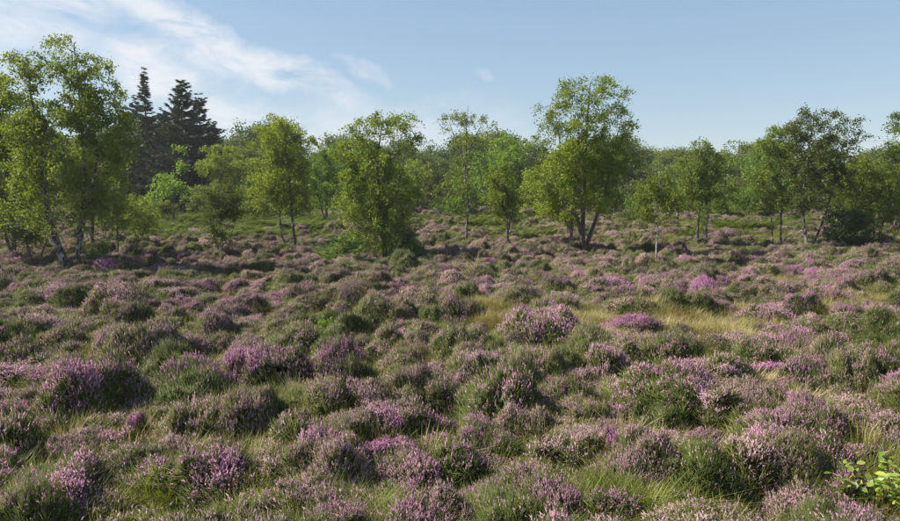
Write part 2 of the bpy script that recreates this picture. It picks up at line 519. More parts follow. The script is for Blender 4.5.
# ------------------------------------------------------------------ trees
BT = 'birch tree'
build_tree('birch_tree', 'tall forked birch with white-patched trunk in the dark left-hand group', BT, (72, 276),
    [[(72, 276), (68, 262), (60, 245), (52, 222), (45, 190), (38, 150), (30, 95), (22, 55)],
     [(73, 272), (76, 255), (78, 235), (80, 205), (82, 170), (78, 120), (72, 75), (66, 38)],
     [(78, 235), (90, 205), (100, 170), (108, 130)]],
    [(24, 70, 22, 22, .6), (64, 58, 28, 24, .55), (95, 92, 28, 32, .75), (58, 115, 40, 36, .85), (105, 135, 26, 38, .9), (68, 172, 52, 34, .95),
     (30, 130, 28, 38, .85), (108, 185, 24, 24, .7), (38, 212, 34, 18, .5), (85, 214, 34, 14, .4)],
    'birch_green', 'birch_bark', r0=.17, seed=1, clump=.40, leaf_size=.075)
build_tree('birch_tree', 'yellowish-green birch with slanting dark trunk at the left edge', BT, (14, 268),
    [[(14, 268), (10, 240), (5, 200), (0, 150), (-4, 95)], [(12, 255), (-5, 215), (-20, 170)]],
    [(-2, 100, 32, 34, .9), (-15, 160, 42, 40, 1), (4, 205, 28, 24, .8), (-35, 120, 30, 30, .9)], 'birch_yellow', 'dark_bark', r0=.11, seed=2)
build_tree('birch_tree', 'thin dark leaning birch just left of the forked birch', BT, (36, 268),
    [[(36, 268), (30, 248), (25, 225), (22, 190)], [(36, 266), (42, 240), (46, 220)]], [(18, 205, 24, 26, .7), (30, 228, 22, 14, .5)], 'birch_dull', 'dark_bark', r0=.07, seed=3)
build_tree('birch_tree', 'dark straight-stemmed birch close behind the forked birch', BT, (92, 263),
    [[(92, 263), (91, 235), (90, 205), (94, 160)]], [(98, 160, 26, 26, .8), (88, 195, 24, 22, .7)], 'birch_dull', 'dark_bark', r0=.11, seed=4)
build_tree('shrub', 'small dark green shrub at the foot of the forked birch', 'shrub', (94, 266),
    [[(94, 266), (93, 256), (92, 246)], [(94, 266), (99, 254), (101, 246)], [(94, 266), (88, 255), (86, 248)]],
    [(93, 250, 15, 12, 1.0), (94, 259, 14, 6, .8)], 'dark_leaf', 'dark_bark', r0=.025, seed=5, clump=.2, leaf_size=.05)
build_tree('birch_tree', 'slender young birch with bare lower stem right of the forked birch', BT, (118, 261),
    [[(118, 261), (118, 245), (117, 225), (117, 200)], [(115, 262), (110, 245), (106, 228)]], [(117, 205, 14, 18, .8), (112, 222, 14, 12, .6)], 'birch_green', 'dark_bark', r0=.05, seed=6, clump=.3)
build_tree('birch_tree', 'small round-headed birch on a short stem, right of the left-hand group', BT, (138, 250),
    [[(138, 250), (137, 236), (134, 222), (132, 208)], [(138, 243), (142, 230), (147, 214)]], [(136, 208, 19, 14, .9), (143, 222, 15, 12, .8), (127, 218, 13, 12, .7)], 'birch_green', 'dark_bark', r0=.06, seed=7, clump=.3)

SG = 'dark spruces behind the left-hand birches'
build_spruce('spruce_tree', 'tall narrow dark spruce with thin spire, left of the spruces', (150, 207), 70, 25, depth=72, seed=1, thin_top=.55, group=SG)
build_spruce('spruce_tree', 'broad dark spruce with pointed top in the middle of the spruces', (186, 207), 79, 32, depth=70, seed=2, dens=1.1, group=SG)
build_spruce('spruce_tree', 'dark spruce close against the right side of the broad spruce', (203, 207), 94, 24, depth=73, seed=3, group=SG)
build_spruce('spruce_tree', 'shorter dark spruce half hidden by the forked birch crown', (128, 207), 112, 26, depth=74, seed=4, group=SG, dens=1.2)
build_spruce('spruce_tree', 'low dark spruce between the spire spruce and the broad spruce', (167, 207), 112, 24, depth=76, seed=5, group=SG, dens=1.2)
build_spruce('spruce_tree', 'rightmost short dark spruce sloping down to the round pale tree', (217, 207), 122, 20, depth=76, seed=6, group=SG, dens=1.2)
build_spruce('spruce_tree', 'dark spruce peeping out between forked birch and spire spruce', (140, 207), 98, 24, depth=78, seed=9, group=SG, dens=1.1)
build_spruce('spruce_tree', 'tiny distant spruce tip above the round pale tree', (237, 207), 141, 12, depth=100, seed=7, group=SG)

build_tree('rowan_sapling', 'bright yellow-green sapling in layered tufts before the dark spruces', 'sapling', (172, 216),
    [[(172, 216), (173, 200), (176, 175), (178, 145)], [(173, 203), (164, 190), (156, 183)]],
    [(165, 184, 14, 10, .8), (178, 166, 6, 6, .8), (179, 147, 6, 4, .7), (176, 186, 14, 8, .6), (157, 190, 10, 8, .5)], 'bright_leaf', 'dark_bark', r0=.06, seed=8, depth=56, leaf_size=.15, clump=.4)
build_tree('broadleaf_tree', 'round pale green tree right of the dark spruces', 'tree', (226, 214),
    [[(226, 214), (226, 195), (225, 170), (225, 150)], [(226, 200), (238, 180), (246, 165)]],
    [(224, 158, 21, 18, 1), (212, 166, 12, 12, .9), (243, 166, 14, 14, .9), (228, 178, 24, 10, .8)], 'birch_yellow', 'dark_bark', r0=.13, seed=9, depth=66, leaf_size=.12, clump=.55)
build_tree('shrub', 'low greyish-green shrub left of the V-shaped shrub', 'shrub', (204, 214),
    [[(204, 214), (205, 200), (206, 186)]], [(205, 192, 16, 9, 1), (198, 200, 12, 9, .9)], 'birch_green', 'dark_bark', r0=.05, seed=10, depth=60, leaf_size=.11, clump=.35)
build_tree('shrub', 'V-shaped many-stemmed dark green shrub standing alone in the heather', 'shrub', (222, 263),
    [[(222, 263), (216, 240), (210, 215), (206, 195)], [(222, 263), (224, 235), (222, 190)], [(222, 263), (230, 238), (237, 208)], [(222, 262), (219, 235), (215, 205)]],
    [(221, 191, 17, 9, .9), (212, 208, 12, 15, .8), (233, 206, 11, 12, .7), (220, 215, 12, 14, .8), (220, 236, 10, 14, .55), (236, 194, 8, 8, .5)], 'birch_dull', 'dark_bark', r0=.045, seed=11, clump=.27, leaf_size=.07)
build_tree('birch_tree', 'twin-stemmed birch with one dark and one white trunk', BT, (294, 256),
    [[(296, 257), (293, 236), (291, 208), (288, 165), (283, 118)], [(286, 251), (283, 230), (280, 205), (274, 165), (270, 135)]],
    [(281, 131, 22, 15, .9), (268, 150, 16, 18, .9), (296, 152, 20, 22, .95), (275, 172, 24, 18, .95), (300, 180, 16, 18, .7), (263, 190, 16, 15, .8), (288, 196, 24, 14, .8), (304, 200, 11, 10, .5)],
    'birch_yellow', 'birch_bark', r0=.10, seed=12, clump=.38)
build_tree('broadleaf_tree', 'bright green broadleaf tree between twin-stemmed birch and bushy birch', 'tree', (326, 214),
    [[(326, 214), (326, 195), (328, 170), (330, 148)], [(326, 205), (316, 190), (312, 178)]],
    [(329, 158, 14, 14, .9), (320, 178, 17, 14, 1), (336, 180, 17, 16, 1), (324, 197, 22, 10, .9)], 'bright_leaf', 'dark_bark', r0=.13, seed=13, depth=58, leaf_size=.12, clump=.5)
build_tree('birch_tree', 'large bushy birch with foliage hanging almost to the ground', BT, (385, 266),
    [[(385, 266), (384, 235), (380, 200), (378, 160), (384, 118)], [(384, 240), (372, 218), (352, 198)], [(382, 222), (396, 195), (402, 150)]],
    [(386, 122, 25, 14, .8), (404, 138, 13, 16, .6), (364, 136, 18, 16, .9), (350, 156, 16, 14, .8), (376, 160, 26, 20, .9), (352, 190, 24, 22, .95), (392, 190, 24, 22, .9), (372, 215, 30, 22, .9),
     (402, 222, 16, 20, .7), (358, 236, 20, 14, .7), (388, 244, 20, 12, .7)],
    'birch_green', 'dark_bark', r0=.13, seed=14, clump=.38)
build_spruce('young_spruce', 'small bright green young spruce in front of the bushy birch', (343, 270), 233, 32, mat='young_spruce', seed=8, dens=4.0, leaf=.09, start=.02, rows=11)
build_tree('juniper', 'dark blue-green upright juniper right of the bushy birch', 'juniper', (407, 264),
    [[(407, 264), (407, 250), (405, 228)], [(407, 264), (413, 250), (417, 242)]], [(406, 234, 8, 10, 1.3), (404, 250, 13, 11, 1.3), (415, 252, 10, 9, 1.2)], 'dark_leaf', 'dark_bark', r0=.035, seed=15, clump=.18, leaf_size=.045, droop=-.1)
for k, (x, y, w, h, lab) in enumerate([(436, 264, 13, 6, 'low dark gorse bush just right of the juniper'), (458, 265, 12, 6, 'low dark gorse bush under the thin-topped birch'),
                                       (486, 265, 10, 5, 'smallest low dark gorse bush, before the small round birch'), (600, 262, 12, 5, 'flat dark gorse bush right of the tallest round tree')]):
    build_tree('gorse_bush', lab, 'gorse', (x, y), [[(x, y), (x - 3, y - h)], [(x, y), (x + 5, y - h)]],
        [(x - w * .35, y - h * .7, w * .55, h * .7, 1.3), (x + w * .4, y - h * .6, w * .55, h * .65, 1.3)], 'dark_leaf', 'dark_bark', r0=.02, seed=20 + k, clump=.15, leaf_size=.045, droop=-.1, group='dark gorse bushes at the edge of the open heather')
build_tree('birch_tree', 'slim birch with an airy half-bare top and crooked grey stem', BT, (467, 246),
    [[(467, 246), (466, 226), (468, 206), (464, 176), (466, 150), (466, 125), (468, 106)], [(465, 165), (456, 140), (450, 122)], [(466, 158), (476, 135), (484, 118)]],
    [(467, 116, 16, 12, .30), (452, 126, 10, 12, .25), (484, 124, 9, 12, .28), (466, 140, 18, 10, .2), (466, 166, 10, 12, .55), (466, 190, 9, 15, .55), (460, 205, 8, 8, .4)],
    'birch_green', 'birch_bark', r0=.09, seed=24, clump=.42)
build_tree('birch_tree', 'small round-topped birch right of the airy slim birch', BT, (509, 251),
    [[(509, 251), (508, 232), (507, 212), (503, 185), (502, 165)], [(507, 235), (512, 215), (516, 198)]],
    [(502, 176, 14, 15, .95), (497, 198, 14, 14, .95), (512, 197, 13, 15, .9), (504, 214, 19, 8, .7)], 'birch_yellow', 'birch_bark', r0=.075, seed=25, clump=.3)
build_tree('broadleaf_tree', 'tallest round-headed tree with airy top and several dark stems', 'tree', (583, 254),
    [[(583, 254), (582, 232), (584, 205), (587, 165), (588, 120), (590, 82)], [(583, 243), (594, 222), (604, 195), (613, 150), (620, 118)], [(582, 235), (572, 205), (562, 160), (556, 120)]],
    [(592, 86, 24, 12, .42), (568, 92, 18, 14, .42), (616, 100, 17, 18, .48), (546, 114, 15, 15, .42), (580, 108, 24, 14, .4), (602, 116, 22, 15, .42), (628, 120, 10, 16, .4), (562, 126, 20, 14, .42), (538, 142, 12, 14, .5), (606, 142, 26, 20, .7), (622, 165, 17, 20, .9), (590, 172, 30, 22, .8), (612, 195, 20, 12, .7)],
    'birch_green', 'dark_bark', r0=.17, seed=26, clump=.42, leaf_size=.077)
build_tree('birch_tree', 'yellow-green birch with pale straight trunk before the tallest round tree', BT, (571, 257),
    [[(571, 257), (571, 236), (573, 203), (575, 165), (577, 124)], [(571, 232), (558, 210), (546, 196)]],
    [(578, 134, 14, 16, .95), (566, 156, 19, 16, .95), (588, 162, 16, 18, .9), (551, 180, 20, 18, .95), (578, 190, 24, 18, .95), (545, 204, 17, 14, .8), (568, 212, 22, 12, .7), (596, 205, 14, 12, .6)],
    'birch_yellow', 'birch_bark', r0=.09, seed=27, clump=.36)
build_tree('birch_tree', 'small bright yellow-green birch with a clean white stem', BT, (656, 271),
    [[(656, 271), (655, 245), (656, 220), (658, 195), (658, 172)]],
    [(659, 180, 14, 13, .95), (650, 196, 16, 14, .95), (668, 196, 14, 14, .9), (655, 211, 20, 11, .8), (641, 212, 10, 10, .6), (678, 205, 8, 10, .5)], 'birch_yellow', 'white_bark', r0=.055, seed=28, clump=.28, leaf_size=.07, dens=.65)
build_tree('birch_tree', 'dense dull green birch on two dark stems right of the white-stemmed birch', BT, (701, 249),
    [[(697, 250), (697, 225), (700, 190), (706, 146)], [(706, 249), (706, 228), (711, 195), (716, 160)]],
    [(706, 152, 15, 12, .85), (692, 168, 15, 14, .95), (719, 168, 15, 16, .95), (690, 188, 16, 14, .95), (712, 190, 22, 15, .95), (702, 204, 22, 8, .6)], 'birch_green', 'birch_bark', r0=.10, seed=29, clump=.36)
build_tree('birch_sapling', 'small pale sapling in front of the two dark stems', 'sapling', (702, 242),
    [[(702, 242), (702, 225), (703, 208)]], [(703, 210, 8, 7, .8), (701, 222, 7, 8, .5)], 'birch_yellow', 'dark_bark', r0=.025, seed=30, clump=.22)
build_tree('ash_tree', 'thin distant tree with feathery see-through top on the skyline', 'tree', (738, 210),
    [[(738, 210), (738, 190), (737, 165), (739, 140)], [(738, 172), (728, 155), (724, 146)], [(738, 166), (746, 152), (752, 144)]],
    [(738, 144, 9, 5, .45), (726, 152, 7, 6, .4), (750, 148, 8, 6, .4), (736, 164, 12, 6, .3), (737, 185, 9, 10, .4)], 'birch_green', 'dark_bark', r0=.12, seed=31, depth=76, leaf_size=.16, clump=.45)
build_tree('shrub', 'rounded bright green bush under the feathery skyline tree', 'shrub', (750, 214),
    [[(750, 214), (748, 200), (748, 190)], [(750, 213), (757, 200)]], [(749, 195, 14, 9, 1.1), (756, 201, 12, 8, 1.1), (741, 203, 10, 7, 1)], 'bright_leaf', 'dark_bark', r0=.06, seed=32, depth=62, leaf_size=.11, clump=.35)
build_tree('birch_tree', 'light green birch on two slim straight stems, left of the leaning birch', BT, (780, 250),
    [[(781, 250), (781, 226), (780, 200), (778, 160), (778, 122)], [(773, 243), (773, 225), (772, 200), (768, 175)]],
    [(779, 132, 15, 12, .7), (766, 152, 15, 16, .8), (786, 158, 17, 18, .9), (765, 180, 15, 16, .9), (784, 192, 22, 15, .9), (772, 204, 18, 8, .6)], 'birch_green', 'birch_bark', r0=.075, seed=33, clump=.36)
build_tree('birch_tree', 'tall leaning birch with ragged top leaning to the right', BT, (808, 252),
    [[(808, 252), (805, 230), (803, 205), (806, 170), (812, 130), (816, 108)], [(808, 250), (818, 234), (826, 208), (836, 165), (848, 128)]],
    [(815, 118, 17, 13, .7), (800, 134, 16, 14, .8), (832, 128, 12, 12, .5), (848, 124, 13, 9, .4), (858, 136, 10, 10, .3), (822, 150, 24, 17, .85), (803, 168, 18, 16, .9), (832, 178, 22, 18, .85), (812, 200, 22, 14, .75)],
    'birch_dull', 'birch_bark', r0=.11, seed=34, clump=.38)
build_tree('holly_bush', 'dense dark green bush at the foot of the right-hand birches', 'bush', (848, 252),
    [[(848, 252), (846, 236), (844, 215)], [(848, 252), (856, 236), (862, 218)], [(848, 252), (838, 238), (832, 226)]],
    [(845, 216, 16, 12, 1.3), (836, 232, 14, 12, 1.3), (858, 228, 17, 16, 1.3), (850, 242, 20, 8, 1.2)], 'dark_leaf', 'dark_bark', r0=.05, seed=35, clump=.26, leaf_size=.06, droop=0, dens=.8)
build_tree('birch_tree', 'broad yellowish-green birch behind the dense dark bush', BT, (874, 247),
    [[(874, 247), (873, 225), (872, 195), (868, 162)], [(874, 238), (884, 212), (893, 185)], [(874, 238), (860, 214), (848, 195)]],
    [(866, 168, 22, 14, .9), (848, 182, 17, 15, .9), (884, 180, 19, 18, .9), (868, 198, 28, 16, .9), (892, 206, 18, 18, .8), (878, 224, 20, 12, .6)], 'birch_yellow', 'dark_bark', r0=.10, seed=36, clump=.36)
build_tree('birch_tree', 'tall green birch cut off by the right edge', BT, (918, 254),
    [[(918, 254), (916, 225), (912, 185), (906, 145), (903, 112)], [(917, 235), (930, 200), (938, 160)]],
    [(902, 124, 12, 12, .8), (912, 148, 22, 20, .9), (922, 180, 28, 24, .9), (904, 200, 18, 16, .8), (935, 150, 22, 26, .9)], 'birch_green', 'birch_bark', r0=.10, seed=37, clump=.38)

# background wood: single trees behind the clearing
BG = 'trees of the wood edge behind the clearing'
bgs = [(98, 168, 24, 'birch_dull', 66, 'dull green tree behind the forked birch, below the dark spruces'),
       (255, 172, 16, 'birch_green', 64, 'rounded green tree just left of the twin-stemmed birch, far back'),
       (305, 168, 13, 'birch_green', 74, 'narrow green tree peeping out right of the twin-stemmed birch'),
       (347, 150, 15, 'bright_leaf', 70, 'bright green tree top behind the left side of the bushy birch'),
       (418, 160, 15, 'birch_green', 70, 'green wood-edge tree just right of the bushy birch'),
       (434, 156, 13, 'birch_dull', 78, 'greyish airy wood-edge tree, second right of the bushy birch'),
       (449, 168, 12, 'birch_green', 68, 'small wood-edge tree left of the airy slim birch'),
       (484, 152, 14, 'bright_leaf', 70, 'bright green wood-edge tree right behind the airy slim birch'),
       (503, 136, 16, 'bright_leaf', 74, 'tall bright green tree behind the small round-topped birch'),
       (522, 142, 14, 'birch_green', 76, 'green wood-edge tree left of the tallest round tree'),
       (545, 160, 16, 'birch_dull', 72, 'dull green tree behind the yellow-green birch, left side'),
       (632, 178, 14, 'birch_dull', 80, 'low dull tree right of the tallest round tree, far back'),
       (648, 184, 14, 'birch_green', 84, 'low green tree behind the white-stemmed birch'),
       (672, 172, 14, 'dark_leaf', 78, 'dark tree between the white-stemmed birch and the two dark stems'),
       (728, 176, 13, 'birch_dull', 82, 'dull tree left of the feathery skyline tree'),
       (762, 152, 17, 'bright_leaf', 72, 'bright green tree left behind the two slim stems'),
       (745, 178, 14, 'birch_green', 80, 'rounded green tree behind the feathery skyline tree'),
       (835, 165, 20, 'birch_dull', 70, 'dull green tree behind the leaning birch'),
       (893, 162, 26, 'birch_green', 68, 'broad green tree behind the yellowish birch, right edge'),
       (396, 170, 15, 'birch_green', 66, 'green wood-edge tree straight behind the bushy birch'),
       (461, 176, 11, 'bright_leaf', 62, 'short bright tree straight behind the airy slim stem'),
       (535, 172, 14, 'birch_yellow', 64, 'yellow-green tree between small round-topped birch and tallest tree'),
       (612, 186, 13, 'birch_green', 66, 'short green tree behind the right stems of the tallest tree'),
       (640, 194, 11, 'bright_leaf', 62, 'low bright green tree left of the white-stemmed birch'),
       (684, 186, 12, 'birch_green', 68, 'short green tree left behind the two dark stems'),
       (722, 190, 11, 'bright_leaf', 64, 'short bright tree right behind the two dark stems'),
       (770, 182, 13, 'birch_green', 62, 'short green tree behind the two slim straight stems'),
       (362, 184, 14, 'birch_yellow', 60, 'yellow-green tree behind the lower left of the bushy birch'),
       (850, 172, 18, 'birch_green', 64, 'rounded green tree filling the gap above the dense dark bush'),
       (282, 190, 14, 'birch_green', 62, 'short green tree behind the twin-stemmed birch trunks')]
for k, (x, top, hw, lf, dep, lab) in enumerate(bgs):
    hw *= 1.25
    by = project((0, dep, float(ground_z((x - 450) / F * dep, dep))))[1]
    h = by - top
    rr = np.random.default_rng(900 + k)
    lob = []
    for q in range(5):
        fy = .22 + .74 * q / 4
        w_ = hw * (.55 + .45 * math.sin(math.pi * min(1, (1 - fy) * 1.15)))
        lob.append((x + rr.normal(0, .25) * hw, by - h * (1 - (1 - fy) * 1.0) if False else top + h * (fy - .10), w_, h * .15, rr.uniform(.7, 1.0)))
    build_tree('broadleaf_tree', lab, 'tree', (x, by), [[(x, by), (x + rr.normal(0, 2), by - h * .35), (x + rr.normal(0, 3), by - h * .65), (x + rr.normal(0, 3), top + h * .06)],
               [(x, by - h * .3), (x + hw * .5 * rr.choice([-1, 1]), by - h * .6)]], lob, lf, 'dark_bark', r0=.12, seed=300 + k, depth=dep, leaf_size=.175, clump=.55, group=BG, twigs=1)
for k, (x, y, w, h, dep, lf, lab) in enumerate([(632, 226, 15, 15, 58, 'birch_dull', 'mid-green rounded shrub right of the tallest round tree'),
        (612, 224, 10, 10, 60, 'birch_green', 'small shrub under the right side of the tallest round tree'),
        (255, 214, 14, 14, 58, 'birch_green', 'bushy shrub left of the twin-stemmed birch'),
        (160, 214, 16, 13, 58, 'birch_green', 'low leafy shrub beneath the layered bright sapling'),
        (440, 216, 16, 9, 64, 'dark_leaf', 'dark flat shrub at the foot of the wood left of the airy slim birch'),
        (690, 232, 9, 7, 52, 'bright_leaf', 'low bright shrub left of the two dark stems'),
        (716, 236, 8, 7, 48, 'birch_yellow', 'low yellow-green shrub right of the two dark stems')]):
    build_tree('shrub', lab, 'shrub', (x, y), [[(x, y), (x - w * .2, y - h * .8)], [(x, y), (x + w * .4, y - h * .7)]],
        [(x - w * .4, y - h * .55, w * .6, h * .5, 1.1), (x + w * .4, y - h * .5, w * .6, h * .5, 1.1), (x, y - h * .8, w * .6, h * .3, 1)], lf, 'dark_bark', r0=.04, seed=400 + k, depth=dep, leaf_size=.10, clump=.32)

for k, (x, y, w, h, lf, lab) in enumerate([(152, 236, 8, 9, 'birch_yellow', 'small yellow-green bush on the bank below the layered bright sapling'), (188, 230, 7, 8, 'birch_green', 'small green bush on the bank left of the V-shaped shrub'),
        (258, 238, 8, 10, 'birch_yellow', 'small bush between the V-shaped shrub and twin-stemmed birch'), (318, 240, 7, 8, 'birch_dull', 'small dull bush on the bank right of the twin-stemmed birch'),
        (484, 234, 7, 8, 'birch_green', 'small bush between the airy slim birch and small round-topped birch'), (532, 240, 8, 8, 'birch_dull', 'low bush between small round-topped birch and pale straight trunk'),
        (640, 240, 8, 8, 'birch_green', 'low bush behind the left side of the white stem'), (742, 238, 9, 8, 'birch_dull', 'low bush on the bank below the feathery skyline tree'), (762, 246, 8, 8, 'birch_yellow', 'low yellow-green bush left of the two slim straight stems')]):
    build_tree('bush', lab, 'bush', (x, y), [[(x, y), (x - w * .2, y - h * .8)], [(x, y), (x + w * .4, y - h * .7)]],
        [(x - w * .4, y - h * .5, w * .6, h * .45, 1), (x + w * .4, y - h * .45, w * .55, h * .45, 1), (x + w * .1, y - h * .85, w * .4, h * .3, .9)], lf, 'dark_bark', r0=.03, seed=440 + k, leaf_size=.075, clump=.24)

# ------------------------------------------------------------------ instancing helper (only for stuff)
def scatter(name, label, sources, pts, rots, scales, idx):
    """one object that instances the source meshes on its own vertices"""
    me = bpy.data.meshes.new(name)
    me.vertices.add(len(pts)); me.vertices.foreach_set('co', np.asarray(pts, np.float32).ravel())
    a = me.attributes.new('rot', 'FLOAT_VECTOR', 'POINT'); a.data.foreach_set('vector', np.asarray(rots, np.float32).ravel())
    a = me.attributes.new('scl', 'FLOAT_VECTOR', 'POINT'); a.data.foreach_set('vector', np.asarray(scales, np.float32).ravel())
    a = me.attributes.new('pick', 'INT', 'POINT'); a.data.foreach_set('value', np.asarray(idx, np.int32))
    me.update()
    o = obj(name, me); tag(o, label, kind='stuff')
    ng = bpy.data.node_groups.new(name, 'GeometryNodeTree')
    ng.interface.new_socket('Geometry', in_out='INPUT', socket_type='NodeSocketGeometry')
    ng.interface.new_socket('Geometry', in_out='OUTPUT', socket_type='NodeSocketGeometry')
    gi = ng.nodes.new('NodeGroupInput'); go = ng.nodes.new('NodeGroupOutput')
    join = ng.nodes.new('GeometryNodeJoinGeometry')
    def attr(nm, ty):
        n = ng.nodes.new('GeometryNodeInputNamedAttribute'); n.data_type = ty; n.inputs['Name'].default_value = nm
        return [s for s in n.outputs if s.enabled and s.name == 'Attribute'][0]
    ar, as_, ap = attr('rot', 'FLOAT_VECTOR'), attr('scl', 'FLOAT_VECTOR'), attr('pick', 'INT')
    for i, so in enumerate(sources):
        oi = ng.nodes.new('GeometryNodeObjectInfo'); oi.inputs['Object'].default_value = so
        oi.inputs['As Instance'].default_value = True
        cmp_ = ng.nodes.new('FunctionNodeCompare'); cmp_.data_type = 'INT'; cmp_.operation = 'EQUAL'
        ins = [s for s in cmp_.inputs if s.enabled]
        ng.links.new(ap, ins[0]); ins[1].default_value = i
        ip = ng.nodes.new('GeometryNodeInstanceOnPoints')
        ng.links.new(gi.outputs[0], ip.inputs['Points'])
        ng.links.new(cmp_.outputs[0], ip.inputs['Selection'])
        ng.links.new(oi.outputs['Geometry'], ip.inputs['Instance'])
        ng.links.new(ar, ip.inputs['Rotation']); ng.links.new(as_, ip.inputs['Scale'])
        ng.links.new(ip.outputs[0], join.inputs[0])
    ng.links.new(join.outputs[0], go.inputs[0])
    md = o.modifiers.new('scatter', 'NODES'); md.node_group = ng
    return o

# ------------------------------------------------------------------ heather
def spindles(base, dirs, length, width, r):
    n = len(base)
    d = dirs / (np.linalg.norm(dirs, axis=1)[:, None] + 1e-9)
    a = np.cross(d, r.normal(size=(n, 3))); a /= np.linalg.norm(a, axis=1)[:, None] + 1e-9
    b = np.cross(d, a)
    L = length[:, None]; w = width[:, None]
    mid = base + d * L * .45
    vs = [base]
    for k in range(3):
        th = k * 2.0944
        vs.append(mid + (a * math.cos(th) + b * math.sin(th)) * w)
    vs.append(base + d * L)
    V = np.stack(vs, 1).reshape(-1, 3)
    i = np.arange(n)[:, None] * 5
    T = np.concatenate([i + np.array([[0, 2, 1]]), i + np.array([[0, 3, 2]]), i + np.array([[0, 1, 3]]),
                        i + np.array([[4, 1, 2]]), i + np.array([[4, 2, 3]]), i + np.array([[4, 3, 1]])])
    return V, T

def cones(base, dirs, length, width, r):
    n = len(base)
    d = dirs / (np.linalg.norm(dirs, axis=1)[:, None] + 1e-9)
    a = np.cross(d, r.normal(size=(n, 3))); a /= np.linalg.norm(a, axis=1)[:, None] + 1e-9
    b = np.cross(d, a)
    vs = [base + (a * math.cos(k * 2.0944) + b * math.sin(k * 2.0944)) * width[:, None] for k in range(3)]
    vs.append(base + d * length[:, None])
    V = np.stack(vs, 1).reshape(-1, 3)
    i = np.arange(n)[:, None] * 4
    return V, np.concatenate([i + np.array([[3, 0, 1]]), i + np.array([[3, 1, 2]]), i + np.array([[3, 2, 0]])])

